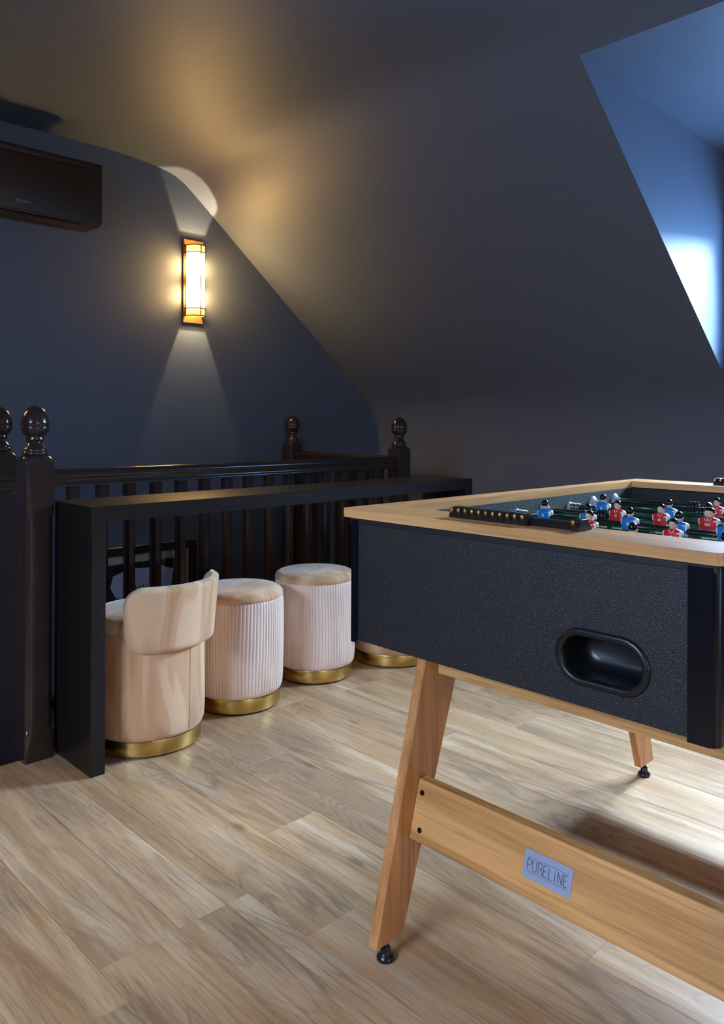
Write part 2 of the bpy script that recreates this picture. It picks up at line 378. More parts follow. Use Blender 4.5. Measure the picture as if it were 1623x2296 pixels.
# dormers
def dormer(side, n):
    mx = (lambda x: x) if side == 'right' else (lambda x: XM-x)
    def seg(a, b): return (min(mx(a), mx(b)), max(mx(a), mx(b)))
    zt = lambda x: slope_z(DX0)+(2.42-slope_z(DX0))*(x-DX0)/(DX1-DX0)
    for k, (ya, yb) in enumerate(((DY1, DY1+.05), (DY0-.05, DY0))):
        bm = B(); prism(bm, [(mx(DX0), slope_z(DX0)+.003), (mx(DX1+.1), zt(DX1+.1)), (mx(DX1+.1), slope_z(DX1+.1)+.003)], 1, ya, yb)
        struct('wall_dormer_'+side+('_far' if k == 0 else '_near'), bm, M['paint'])
    bm = B(); prism(bm, [(mx(DX0), slope_z(DX0)), (mx(DX1+.1), zt(DX1+.1)), (mx(DX1+.1), zt(DX1+.1)+.05), (mx(DX0), slope_z(DX0)+.05)], 1, DY0-.05, DY1+.05)
    struct('ceiling_dormer_'+side, bm, M['paint'])
    # window wall with opening
    zs, zh, ya, yb = 1.42, 2.07, DY0+.10, DY1-.10
    bm = B(); xa, xb = seg(DX1, DX1+.10)
    box(bm, xa, xb, DY0, DY1, slope_z(DX1), zs); box(bm, xa, xb, DY0, DY1, zh, 2.425)
    box(bm, xa, xb, DY0, ya, zs, zh); box(bm, xa, xb, yb, DY1, zs, zh)
    struct('wall_window_'+side, bm, M['paint'])
    w = bpy.data.objects.new('window_%d' % n, None); COL.objects.link(w); w.location = (mx(DX1+.07), (ya+yb)/2, zs); ORG[w] = w.location.copy(); w['kind'] = 'structure'
    bm = B(); xa, xb = seg(DX1+.05, DX1+.09)
    for (a, b, c, d) in ((ya, yb, zs, zs+.05), (ya, yb, zh-.05, zh), (ya, ya+.05, zs+.05, zh-.05), (yb-.05, yb, zs+.05, zh-.05), ((ya+yb)/2-.03, (ya+yb)/2+.03, zs+.05, zh-.05)):
        box(bm, xa, xb, a, b, c, d, .004, 1)
    obj('window_frame', bm, M['wframe'], w)
    for (a, b) in ((ya+.05, (ya+yb)/2-.03), ((ya+yb)/2+.03, yb-.05)):
        bm = B(); xa2, xb2 = seg(DX1+.068, DX1+.072); box(bm, xa2, xb2, a, b, zs+.05, zh-.05); obj('pane', bm, M['glass'], w)
    bm = B(); xa, xb = seg(DX1-.03, DX1+.05); box(bm, xa, xb, ya-.02, yb+.02, zs-.025, zs, .004, 1); obj('window_sill', bm, M['wframe'], w)
dormer('right', 1); dormer('left', 2)

# floor: slab with stairwell opening, planks on top
XN, YS1, YS2, XS = 1.035, 2.66, 3.08, 3.265
bm = B()
XL = XM-XK
for (a, b, c, d) in ((XL, XN, YB, YS1), (XN, XS, YB, YS2), (XS, XK, YB, YG)): box(bm, a, b, c, d, -.25, -.008)
fl = struct('floor', bm, M['subfloor'])
ORG[fl] = Vector((0, 0, 0))
PW, PL, SX = .1864, 1.24, 1.097
jy = {-1: 1.519, 0: 1.304, 1: 1.704, 2: .844, 3: .30, 4: 1.19, 5: 1.79, 6: 1.153, 7: 1.674}
k0 = int(math.floor((XL-SX)/PW))
plank_mesh = {}
def plank(x0, x1, y0, y1):
    if y1-y0 < .02 or x1-x0 < .01: return
    key = (round(x1-x0, 3), round(y1-y0, 3))
    if key not in plank_mesh:
        b_ = B(); g = .00015
        box(b_, g, key[0]-g, g, key[1]-g, -.008, 0)
        es = [e for e in b_.edges if all(abs(v.co.z) < 1e-6 for v in e.verts)]
        bmesh.ops.bevel(b_, geom=es, offset=.0007, segments=1, affect='EDGES')
        me = bpy.data.meshes.new('plank'); b_.to_mesh(me); b_.free(); me.materials.append(M['floor']); plank_mesh[key] = me
    o = bpy.data.objects.new('plank', plank_mesh[key]); COL.objects.link(o); o.parent = fl; o.location = (x0, y0, 0)
k = k0
while SX+k*PW < XK:
    x0, x1 = max(SX+k*PW, XL), min(SX+(k+1)*PW, XK)
    if k not in jy: jy[k] = random.uniform(0, PL)
    y = jy[k]-PL*8
    while y < YG:
        a, b = max(y, YB), y+PL
        for (xa, xb, yl) in ((XL, XN, YS1), (XN, XS, YS2), (XS, XK, YG)):
            xx0, xx1 = max(x0, xa), min(x1, xb)
            if xx1 > xx0 and b > YB: plank(xx0, xx1, a, min(b, yl))
        y += PL
    k += 1
# stairwell lining below floor level
bm = B(); box(bm, XS, XS+.1, YS2, YG, -2.7, -.25); box(bm, XN, XS, YS2-.1, YS2, -2.7, -.25); box(bm, XL, XN, YS1-.1, YS1, -2.7, -.25)
struct('wall_stairwell', bm, M['paint'])
bm = B(); box(bm, XL, XK, YS1-.1, YG, -2.8, -2.7); struct('floor_lower', bm, M['subfloor'])
# thin black nosing that edges the opening
bm = B(); box(bm, XN, XS, YS2-.03, YS2+.015, -.25, .004, .002, 1); box(bm, XL, XN, YS1-.03, YS1+.01, -.25, .004, .002, 1); box(bm, XS-.01, XS+.03, YS2, YG, -.25, .004, .002, 1)
struct('trim_1', bm, M['rail'])

# ================================================================= BALUSTRADE
def polar(h, r, ch, cx, cy, z, n=64):
    """square of half-width h clipped by a circle r and by corner chamfers ch"""
    out = []
    for i in range(n):
        a = 2*pi*(i+.5)/n; c, s = abs(cos(a)), abs(sin(a)); q = h/max(c, s)
        if ch > 0: q = min(q, (2*h-ch)/(c+s))
        q = min(q, r); out.append((cx+q*cos(a), cy+q*sin(a), z))
    return out
FIN = [(.036, .018), (.0395, .022), (.0405, .026), (.0395, .030), (.0375, .032), (.0385, .035), (.038, .039), (.033, .045), (.026, .053), (.021, .060), (.0205, .063), (.024, .065), (.0285, .069), (.029, .073), (.0265, .0785), (.027, .081), (.034, .087), (.041, .096), (.0445, .106), (.0453, .114), (.0437, .1155), (.0437, .117), (.0453, .1185), (.0448, .128), (.042, .142), (.037, .156), (.030, .168), (.021, .177), (.011, .1825), (.003, .184)]
def newel(parent, cx, cy, top, zb=0.0, h=.047):
    zs = top-.189          # height of the block's corners
    bm = B(); rings = []
    zz = [(zb, 1, 0), (zb+.088, 1, 0), (zb+.104, 1, .017), (zs-.185, 1, .017), (zs-.170, 1, 0), (zs-.004, 1, 0), (zs, .0665, 0), (zs+.006, .0605, 0), (zs+.011, .0555, 0), (zs+.016, .050, 0), (zs+.020, .044, 0), (zs+.023, .036, 0)]
    for z, r, ch in zz: rings.append(polar(h, r if r < 1 else 9, ch*1.0, cx, cy, z))
    loft(bm, rings); nw = obj('newel_post', bm, M['rail'], parent, smooth=28)
    bm = B(); lathe(bm, [(r, zs+z+.003) for r, z in FIN], cx, cy, 40); obj('acorn_finial', bm, M['rail'], nw, smooth=60)
    return nw
HR = [(0, .930), (.012, .9295), (.020, .927), (.0235, .924), (.025, .921), (.031, .918), (.0345, .912), (.035, .905), (.0325, .897), (.028, .890), (.026, .882), (.0275, .875), (.0315, .871), (.0325, .866), (.031, .861), (.022, .860)]
hrp = [(a, b) for a, b in HR]+[(-a, b) for a, b in HR[::-1][:-1]]
bal = thing('stair_balustrade', 'black painted stair balustrade with acorn newels running behind the bar table', 'balustrade', (2.1, 3.04, 0))
YR = 3.035
newel(bal, 1.06, 3.062, 1.172); newel(bal, 3.22, YR, 1.150); newel(bal, 3.22, 3.99, 1.158)
bm = B(); prism(bm, [(YR+a, b) for a, b in hrp], 0, 1.0, 3.175); obj('handrail', bm, M['rail'], bal, smooth=40)
bm = B(); prism(bm, [(3.22+a, b) for a, b in hrp], 1, 3.08, 3.945); obj('handrail', bm, M['rail'], bal, smooth=40)
bm = B(); box(bm, 1.10, 3.175, YR-.032, YR+.032, .004, .04, .004, 1); obj('base_rail', bm, M['rail'], bal)
bm = B(); box(bm, 3.188, 3.252, 3.08, 3.945, .004, .04, .004, 1); obj('base_rail', bm, M['rail'], bal)
bm = B(); hb = .0215
loft(bm, [polar(hb, 9, c, 0, 0, z, 32) for z, c in ((.04, 0), (.155, 0), (.17, .010), (.70, .010), (.715, 0), (.862, 0))])
b0 = obj('baluster', bm, M['rail'], bal, smooth=20, local=True, loc=(1.2096-2.1, YR-3.04, 0))
spots = [(1.2096+.1215*k, YR) for k in range(1, 16)] + [(3.22, 3.08+.115+.1155*k) for k in range(7)]
for (x, y) in spots:
    c = b0.copy(); COL.objects.link(c); c.parent = bal; c.location = (x-2.1, y-3.04, 0)
bm = B(); box(bm, 1.012, 1.040, 2.682, 3.012, -.25, .858, .002, 1); obj('side_panel', bm, M['rail'], bal)
nt = thing('newel_post', 'nearer black square newel post with egg finial left of the bar table', 'newel post', (1.0243, 2.6305, 0))
nn = newel(nt, 1.0243, 2.6305, 1.1715); nn.name = 'post_shaft'

# ================================================================= BAR TABLE
bt = thing('bar_table', 'long black oak waterfall bar table in front of the balustrade', 'table', (2.05, 2.48, 0))
X0b, X1b, Y0b, Y1b = 1.090, 3.005, 2.347, 2.625
bm = B(); box(bm, X0b+.0485, X1b-.0485, Y0b, Y1b, .7995, .849, .0012, 1); obj('tabletop', bm, M['bar'], bt)
for xa in (X0b, X1b-.048):
    bm = B(); box(bm, xa, xa+.048, Y0b, Y1b, 0, .849, .0012, 1); obj('leg_panel', bm, M['barleg'], bt)

# ================================================================= STOOLS
def ring_r(prof, seg, fn=None):
    return [[((r if fn is None else fn(r, 2*pi*i/seg, z))*cos(2*pi*i/seg), (r if fn is None else fn(r, 2*pi*i/seg, z))*sin(2*pi*i/seg), z) for i in range(seg)] for r, z in prof]
def pleated(label, x, y, rz):
    t_ = thing('pleated_stool', label, 'stool', (x, y, 0), 'pleated velvet stools at the bar')
    N = 84
    def fn(r, a, z):
        ph = (a*N/(2*pi)+.25*sin(z*9+a*3)) % 1.0
        w = (1-abs(2*ph-1)**3) if True else 0
        d = .0052*(1-.0*z)
        return r+d*(w-.5)+.0012*sin(a*2+z*8)
    bm = B(); lp = [(.158, .060), (.168, .066), (.1735, .08), (.176, .12), (.1765, .2), (.177, .3), (.176, .38), (.1745, .418), (.172, .427)]
    loft(bm, ring_r(lp, N*8, fn)); obj('pleated_body', bm, M['velvet2'], t_, smooth=True, local=True)
    bm = B(); lp = [(.170, .425), (.1765, .429), (.1775, .436), (.1755, .446), (.169, .4545), (.157, .461), (.13, .466), (.08, .469), (.03, .470), (.004, .470)]
    loft(bm, ring_r(lp, 64)); obj('seat_cushion', bm, M['velvet'], t_, smooth=True, local=True)
    bm = B(); loft(bm, ring_r([(.163, .008), (.1645, .009), (.165, .012), (.165, .057), (.164, .060), (.158, .061)], 72)); obj('base_ring', bm, M['brass'], t_, smooth=40, local=True)
    bm = B(); loft(bm, ring_r([(.155, 0), (.155, .009)], 48)); obj('foot_pad', bm, M['matblack'], t_, local=True)
    t_.rotation_euler.z = rz; return t_
pleated('pleated cream velvet stool beside the chair with a backrest', 1.817, 2.591, 0)
pleated('pleated pink velvet stool partly hidden by the football table corner', 2.268, 2.649, 1.1)
def barrel(label, x, y, rz):
    t_ = thing('barrel_stool', label, 'stool', (x, y, 0), 'smooth velvet barrel stools at the bar')
    bm = B(); lp = [(.182, .056), (.192, .062), (.197, .075), (.1995, .12), (.200, .25), (.200, .36), (.1985, .405), (.195, .413)]
    loft(bm, ring_r(lp, 72)); bd = obj('body', bm, M['velvet'], t_, smooth=True, local=True)
    for a in (-R(93), R(88)):
        bm = B(); path(bm, [(.2008*cos(a), .2008*sin(a), .07+.34*i/12) for i in range(13)], .0012, 6); obj('seam', bm, M['velvet'], bd, smooth=True, local=True)
    bm = B(); lp = [(.193, .408), (.199, .414), (.2005, .424), (.199, .440), (.192, .452), (.178, .460), (.14, .466), (.08, .469), (.004, .470)]
    loft(bm, ring_r(lp, 72)); obj('seat_cushion', bm, M['velvet'], t_, smooth=True, local=True)
    bm = B(); loft(bm, ring_r([(.184, .006), (.1865, .007), (.187, .010), (.187, .053), (.186, .056), (.18, .057)], 80)); obj('base_ring', bm, M['brass'], t_, smooth=40, local=True)
    bm = B(); loft(bm, ring_r([(.176, 0), (.176, .007)], 48)); obj('foot_pad', bm, M['matblack'], t_, local=True)
    # curved backrest: a rounded pad bent round the rear of the seat
    bm = B(); A0, A1, z0, z1 = -R(68), R(68), .352, .578; NU, NV = 44, 20; th = .036
    grid = {}
    L = (A1-A0)*.22; cr = .072
    for side in (0, 1):
        for i in range(NU+1):
            for j in range(NV+1):
                u, v = i/NU, j/NV
                s = (u-.5)*L; q = (v-.5)*(z1-z0)
                # squeeze the rectangle grid into a rounded rectangle
                hx, hz = L/2, (z1-z0)/2
                dx, dz = abs(s)-(hx-cr), abs(q)-(hz-cr)
                if dx > 0 and dz > 0:
                    m_ = max(dx, dz); l = math.hypot(dx, dz); f_ = m_/l
                    s = math.copysign(hx-cr+dx*f_, s); q = math.copysign(hz-cr+dz*f_, q)
                # pillowed thickness towards the rim
                ex = min(hx-abs(s), hz-abs(q)); 
                if dx > 0 and dz > 0: ex = cr-math.hypot(abs(s)-(hx-cr), abs(q)-(hz-cr))
                e = max(0.0, min(1.0, ex/.016)); hthick = th/2*math.sqrt(max(0, 1-(1-e)**2))
                a = -pi/2+s/.22; rad = .221+ .010*(q/hz)+(hthick if side == 0 else -hthick)
                grid[side, i, j] = bm.verts.new((rad*cos(a), rad*sin(a), (z0+z1)/2+q))
        for i in range(NU):
            for j in range(NV):
                f = (grid[side, i, j], grid[side, i+1, j], grid[side, i+1, j+1], grid[side, i, j+1])
                bm.faces.new(f if side == 0 else f[::-1])
    bmesh.ops.remove_doubles(bm, verts=bm.verts, dist=1e-4); bmesh.ops.recalc_face_normals(bm, faces=bm.faces)
    obj('backrest', bm, M['velvet'], t_, smooth=True, local=True)
    t_.rotation_euler.z = rz; return t_
barrel('smooth beige velvet stool with curved backrest at the left end of the bar', 1.378, 2.518, R(19))
barrel('smooth pink velvet stool behind the football table, only its base showing', 2.703, 2.585, R(45))

# ================================================================= FOOTBALL TABLE
RZ = .9355                      # top of the oak rim
RX0, RX1, RY0, RY1 = 1.137, 2.455, .443, 1.238
CX = (RX0+RX1)/2; CYt = (RY0+RY1)/2
ft = thing('football_table', 'oak and black table football game standing at the right', 'table football', (CX, CYt, 0))
FO = ORG[ft]
IX0, IX1, IY0, IY1 = 1.250, 2.343, .487, 1.194
# rim
def rimboard(name, pts, mat, z0=RZ-.019, z1=RZ):
    bm = B(); hexa(bm, [(p[0], p[1], z0) for p in pts]+[(p[0], p[1], z1) for p in pts])
    bmesh.ops.bevel(bm, geom=[e for e in bm.edges if all(v.co.z > z1-1e-5 for v in e.verts)], offset=.0012, segments=2, affect='EDGES')
    return obj(name, bm, mat, ft)
def rounded_end(x0, x1, y0, y1, r):
    pts = []
    for (cx_, cy_, a0) in ((x0+r, y0+r, pi),):
        for k in range(7): a = a0+(pi/2)*k/6; pts.append((cx_+r*cos(a), cy_+r*sin(a)))
    return pts
bm = B(); pr_ = rounded_end(RX0, IX0, RY0, RY1, .012)+[(IX0, RY0), (IX0, RY1), (RX0+.004, RY1), (RX0, RY1-.004)]
prism(bm, pr_, 2, RZ-.019, RZ); obj('rim_board', bm, M['rim'], ft)
rimboard('rim_board', [(IX1, RY0), (RX1, RY0), (RX1, RY1), (IX1, RY1)], M['rim'])
rimboard('rim_board', [(IX0+.0006, IY1), (IX1-.0006, IY1), (IX1-.0006, RY1), (IX0+.0006, RY1)], M['rimx'], RZ-.021)
rimboard('rim_board', [(IX0+.0006, RY0), (IX1-.0006, RY0), (IX1-.0006, IY0), (IX0+.0006, IY0)], M['rimx'], RZ-.021)
# cabinet
CX0, CX1, CY0_, CY1_ = 1.146, 2.446, .452, 1.222; CZ0, CZ1 = .656, RZ-.019
YC, ZC_, GW, GH = .634, .738, .083, .047      # goal cup centre, half sizes
def stadium(hw, hh, n=12):
    r = hh; out = []
    for k in range(n+1): a = -pi/2+pi*k/n; out.append((hw-r+r*cos(a), r*sin(a)))
    for k in range(n+1): a = pi/2+pi*k/n; out.append((-(hw-r)+r*cos(a), r*sin(a)))
    return out
def end_panel(xf, sgn):
    """textured end board with the ball cup's opening cut in it; sgn -1 faces -x"""
    bm = B(); PY0, PY1, PZ0, PZ1 = CY0_+.032, CY1_-.013, CZ0+.001, .9035
    outer = [(PY0, PZ0), (PY1, PZ0), (PY1, PZ1), (PY0, PZ1)]
    inner = [(YC+a, ZC_+b) for a, b in stadium(GW-.006, GH-.006)]
    yf = (lambda y: y) if sgn < 0 else (lambda y: CY0_+CY1_-y)
    vo = [bm.verts.new((xf, yf(a), b)) for a, b in outer]; vi = [bm.verts.new((xf, yf(a), b)) for a, b in inner]
    es = [bm.edges.new((L_[i], L_[(i+1) % len(L_)])) for L_ in (vo, vi) for i in range(len(L_))]
    r_ = bmesh.ops.triangle_fill(bm, use_beauty=True, edges=es)
    fs = [g for g in r_['geom'] if isinstance(g, bmesh.types.BMFace)]
    for f in fs:
        if f.normal.x*sgn < 0: f.normal_flip()
    ex = bmesh.ops.extrude_face_region(bm, geom=fs)
    bmesh.ops.translate(bm, verts=[g for g in ex['geom'] if isinstance(g, bmesh.types.BMVert)], vec=(-sgn*.016, 0, 0))
    bmesh.ops.recalc_face_normals(bm, faces=bm.faces)
    ep = obj('end_panel', bm, M['panel'], ft)
    # cup: raised flange, throat and rounded pocket
    bm = B(); prof_ = [(-.006, .0, .0045), (0, .0, .0052), (.003, 0, .0058), (-.007, 0, .006)]
    rings = []
    for dr, _, dx in ((0, 0, -.001), (-.0005, 0, .004), (-.003, 0, .0062), (-.010, 0, .0062), (-.0125, 0, .004), (-.0135, 0, -.006), (-.014, 0, -.05), (-.018, 0, -.062), (-.03, 0, -.068)):
        rings.append([(xf+sgn*dx, yf(YC+a), ZC_+b) for a, b in stadium(GW+dr, GH+dr)])
    F = loft(bm, rings, False); f = bm.faces.new([v for v in bm.verts][-26:]); 
    bmesh.ops.recalc_face_normals(bm, faces=bm.faces)
    if sum((f.normal.x*sgn) for f in bm.faces if abs(f.normal.x) > .9 and abs(f.calc_center_median().x-(xf+sgn*.0062)) < .001) < 0:
        for f in bm.faces: f.normal_flip()
    obj('ball_cup', bm, M['black'], ep, smooth=45)
end_panel(CX0, -1); end_panel(CX1, 1)
# side panels with textured face
bm = B(); box(bm, CX0+.02, CX1-.02, CY1_-.018, CY1_-.002, CZ0+.001, CZ1); obj('side_panel', bm, M['panel'], ft)
bm = B(); box(bm, CX0+.02, CX1-.02, CY0_+.002, CY0_+.018, CZ0+.001, CZ1); obj('side_panel', bm, M['panel'], ft)
# inner walls of the playing box
bm = B(); box(bm, IX0-.012, IX1+.012, IY1, CY1_-.019, .80, RZ-.0215); obj('inner_wall', bm, M['inner'], ft)
bm = B(); box(bm, IX0-.012, IX1+.012, CY0_+.019, IY0, .80, RZ-.0215); obj('inner_wall', bm, M['inner'], ft)
bm = B(); box(bm, IX1, IX1+.012, IY0, IY1, .80, RZ-.022); obj('inner_wall', bm, M['matblack'], ft)
bm = B(); box(bm, IX0-.012, IX0, IY0, IY1, .80, RZ-.022); obj('inner_wall', bm, M['matblack'], ft)
# black band under the rim and rounded corner trims
bm = B()
box(bm, CX0-.001, CX1+.001, CY0_, CY1_, .9035, CZ1-.0005, .001, 1); 
bmesh.ops.delete(bm, geom=[f for f in bm.faces if abs(f.normal.z) > .9], context='FACES'); obj('edge_band', bm, M['matblack'], ft)
def trimp(sx, sy):
    xa = CX0-.004 if sx < 0 else CX1+.004; ya = CY1_-.002 if sy > 0 else CY0_-.002; r = .017 if sy < 0 else .007
    w = .044 if sy < 0 else .022
    dx, dy = (1 if sx < 0 else -1), (-1 if sy > 0 else 1)
    o_ = [(xa+dx*w, ya)]+[(xa+dx*(r-r*sin(a)), ya+dy*(r-r*cos(a))) for a in [pi/2*k/8 for k in range(9)]]+[(xa, ya+dy*w)]
    i_ = [(xa+dx*.004, ya+dy*w), (xa+dx*.006, ya+dy*(r+.002)), (xa+dx*(r+.002), ya+dy*.006), (xa+dx*w, ya+dy*.004)]
    bm = B(); prism(bm, o_+i_, 2, CZ0-.004, .9115); obj('corner_trim', bm, M['gloss'], ft, smooth=30)
for sx in (-1, 1):
    for sy in (-1, 1): trimp(sx, sy)
bm = B(); box(bm, CX0+.017, CX1-.017, CY0_+.019, CY1_-.019, CZ0+.001, CZ0+.012); obj('base_board', bm, M['matblack'], ft)
# playing field with printed lines laid in as thin strips
FZ = .806
bm = B(); box(bm, IX0, IX1, IY0, IY1, FZ-.012, FZ); fd = obj('playing_field', bm, M['pitch'], ft)
def line(x0, x1, y0, y1):
    bm = B(); box(bm, x0, x1, y0, y1, FZ, FZ+.0006); obj('pitch_line', bm, M['white'], fd)
xm = (IX0+IX1)/2; ym = (IY0+IY1)/2
line(xm-.003, xm+.003, IY0, IY1)
for s_ in (-1, 1):
    xe = IX0 if s_ < 0 else IX1
    for (dep, hw) in ((.10, .12), (.20, .20)):
        x2 = xe-s_*dep; a, b = min(xe, x2), max(xe, x2)
        line(x2-.003, x2+.003, ym-hw, ym+hw); line(a, b, ym-hw-.003, ym-hw+.003); line(a, b, ym+hw-.003, ym+hw+.003)
for rr in (.10,):
    bm = B(); n = 40; rings = [[(xm+(rr+d)*cos(2*pi*i/n), ym+(rr+d)*sin(2*pi*i/n), FZ+h_) for i in range(n)] for d, h_ in ((-.003, 0), (-.003, .0006), (.003, .0006), (.003, 0))]
    loft(bm, rings, False); obj('pitch_circle', bm, M['white'], fd)
# figures
def figure_mesh(team):
    shirt = M['red'] if team == 'red' else M['blue']
    mats = [shirt, M['white'], M['skin'], M['hair'], M['ink']]
    bm = B(); N = 28
    def sup(hx, hy, z, e=.55, ox=0):
        out = []
        for i in range(N):
            a = 2*pi*i/N; c, s = cos(a), sin(a)
            out.append((ox+hx*math.copysign(abs(c)**e, c), hy*math.copysign(abs(s)**e, s), z))
        return out
    lev = [(.0085, .0175, -.013), (.0092, .0190, -.006), (.0098, .0200, .002), (.0102, .0212, .009), (.0098, .0212, .0135), (.0088, .0195, .0165), (.0078, .0150, .0186), (.0065, .0095, .0200), (.0050, .0060, .0210)]
    loft(bm, [sup(a, b, z) for a, b, z in lev], True, lambda c: 1 if abs(c.y) > .0165 and c.z < .0155 else 0)
    # neck, head, hair, nose, brow, ears
    loft(bm, [[(.0046*cos(2*pi*i/12), .0046*sin(2*pi*i/12), z) for i in range(12)] for z in (.018, .026)], True, lambda c: 2)
    ellipsoid(bm, (-.0004, 0, .0300), .0088, .0080, .0118, 18, 12, lambda c: 2)
    ellipsoid(bm, (.0012, 0, .0338), .0093, .0088, .0096, 18, 12, lambda c: 3)
    def mbox(x0, x1, y0, y1, z0, z1, mi):
        nf = len(bm.faces); box(bm, x0, x1, y0, y1, z0, z1); bm.faces.ensure_lookup_table()
        for f in bm.faces[nf:]: f.material_index = mi
    ellipsoid(bm, (-.0092, 0, .0275), .0016, .0013, .0026, 8, 6, lambda c: 2)
    ellipsoid(bm, (-.0078, 0, .0322), .0016, .0060, .0011, 10, 5, lambda c: 2)
    ellipsoid(bm, (-.0084, 0, .0228), .0012, .0030, .0009, 8, 5, lambda c: 2)
    for s in (-1, 1):
        ellipsoid(bm, (-.0076, s*.0030, .0300), .0013, .0014, .0009, 8, 5, lambda c: 4)
        ellipsoid(bm, (0, s*.0080, .0285), .0016, .0012, .0028, 8, 6, lambda c: 2)
        # V collar and cream trim
        nf = len(bm.faces); hexa(bm, [(-.0100, s*.0002, .0125), (-.0106, s*.0002, .0125), (-.0106, s*.0016, .0125), (-.0100, s*.0016, .0125), (-.0070, s*.0052, .0196), (-.0078, s*.0052, .0196), (-.0078, s*.0064, .0194), (-.0070, s*.0064, .0194)])
        bm.faces.ensure_lookup_table()
        for f in bm.faces[nf:]: f.material_index = 1
    for sx in (-1, 1):     # crest on chest and back
        nf = len(bm.faces); tube(bm, (sx*.0095, 0, .0045), (sx*.0108, 0, .0045), .0034, 12); bm.faces.ensure_lookup_table()
        for f in bm.faces[nf:]: f.material_index = 1
        nf = len(bm.faces); tube(bm, (sx*.0107, 0, .0045), (sx*.0111, 0, .0045), .0016, 8); bm.faces.ensure_lookup_table()
        for f in bm.faces[nf:]: f.material_index = 4
    # shorts and legs below the rod, one foot block
    loft(bm, [sup(.0095, .0140, -.012), sup(.0085, .0135, -.030)], True, lambda c: 1)
    loft(bm, [sup(.0065, .0110, -.028), sup(.0050, .0090, -.058), sup(.0060, .0100, -.062), sup(.0085, .0110, -.072, ox=-.002)], True, lambda c: 2 if c.z > -.058 else 4)
    for f in bm.faces: f.smooth = True
    bm.normal_update()
    for e in bm.edges:
        if len(e.link_faces) == 2 and e.link_faces[0].normal.angle(e.link_faces[1].normal, 0) > R(50): e.smooth = False
    if team == 'blue': bmesh.ops.rotate(bm, verts=bm.verts, cent=(0, 0, 0), matrix=Matrix.Rotation(pi, 3, 'Z'))
    me = bpy.data.meshes.new('player_figure'); bm.to_mesh(me); bm.free()
    for m_ in mats: me.materials.append(m_)
    return me
FM = {'red': figure_mesh('red'), 'blue': figure_mesh('blue')}
ROD_Z = .881
def y_at(px, py, X):   # table-football men are placed where the photograph shows their heads: solve for y on the rod's own x
    nx = (px-811.5)/FPX; d = _f+_r*nx; return X*d.y/d.x
rods = [  # x, team, y of each figure
    (1.325, 'blue', [.84]),
    (1.455, 'blue', [y_at(1420, 0, 1.455), .50+.06]),
    (1.585, 'red', [y_at(1322, 0, 1.585), y_at(1510, 0, 1.585), .545]),
    (1.715, 'blue', [y_at(p, 0, 1.715) for p in (1223, 1319, 1413, 1524, 1630)]),
    (1.845, 'red', [1.145, y_at(1385, 0, 1.845), y_at(1483, 0, 1.845), y_at(1588, 0, 1.845), .62]),
    (1.975, 'blue', [y_at(1353, 0, 1.975), y_at(1501, 0, 1.975), .70]),
    (2.105, 'red', [y_at(1608, 0, 2.105), .62]),
    (2.235, 'red', [.80]),
]
rods[4] = (1.845, 'red', [y_at(1385, 0, 1.845), y_at(1483, 0, 1.845), y_at(1588, 0, 1.845), .745, .645])
ring_me = None
for (rx, team, mys) in rods:
    left = (team == 'red')            # red handles on the left side, blue ones on the right
    yA, yB = (RY0-.03, RY1+.13) if left else (RY0-.13, RY1+.02)
    bm = B(); tube(bm, (rx, yA, ROD_Z), (rx, yB, ROD_Z), .0078, 16); rod = obj('player_rod', bm, M['chrome'], ft, smooth=40)
    bm = B(); yh = yB if left else yA; s = 1 if left else -1
    hp = [(.010, -.0), (.0145, .006), (.016, .03), (.0145, .06), (.0165, .09), (.015, .115), (.008, .122)]
    loft(bm, [[(rx+r_*cos(2*pi*i/20), yh-s*.02+s*q, ROD_Z+r_*sin(2*pi*i/20)) for i in range(20)] for r_, q in hp]); obj('handle', bm, M['black'], rod, smooth=40)
    for (yw, s) in ((IY1, -1), (IY0, 1)):
        big = (left and s < 0) or (not left and s > 0)
        pr2 = [(.0215, 0), (.0215, .002), (.0185, .005), (.011, .007), (.0105, .016), (.0085, .017)] if big else [(.0135, 0), (.0135, .002), (.011, .004), (.009, .006)]
        bm = B(); loft(bm, [[(rx+r_*cos(2*pi*i/24), yw+s*q, ROD_Z+.004*0+r_*sin(2*pi*i/24)) for i in range(24)] for r_, q in pr2])
        obj('bushing', bm, M['grey'] if True else M['black'], rod, smooth=40)
        if not big:      # coil spring behind the stop
            bm = B(); path(bm, [(rx+.0105*cos(a), yw+s*(.006+.0042*a/(2*pi)), ROD_Z+.0105*sin(a)) for a in [i*pi/6 for i in range(12*7)]], .0011, 6)
            obj('spring', bm, M['steel'], rod, smooth=True)
    if team == 'red' and len(mys) > 1 and rx > 1.8:  # rubber bumper rings next to the first man
        for k in range(3):
            yb = mys[0]+.026+.0085*k
            bm = B(); loft(bm, [[(rx+r_*cos(2*pi*i/20), yb+q, ROD_Z+r_*sin(2*pi*i/20)) for i in range(20)] for r_, q in ((.009, 0), (.0150, .001), (.0158, .004), (.0150, .007), (.009, .008))]); obj('bumper_ring', bm, M['rubber'], rod, smooth=40)
    for my in mys:
        c = bpy.data.objects.new('player_figure', FM[team]); COL.objects.link(c); c.parent = rod
        c.location = Vector((rx, my, ROD_Z))-ORG[ft]
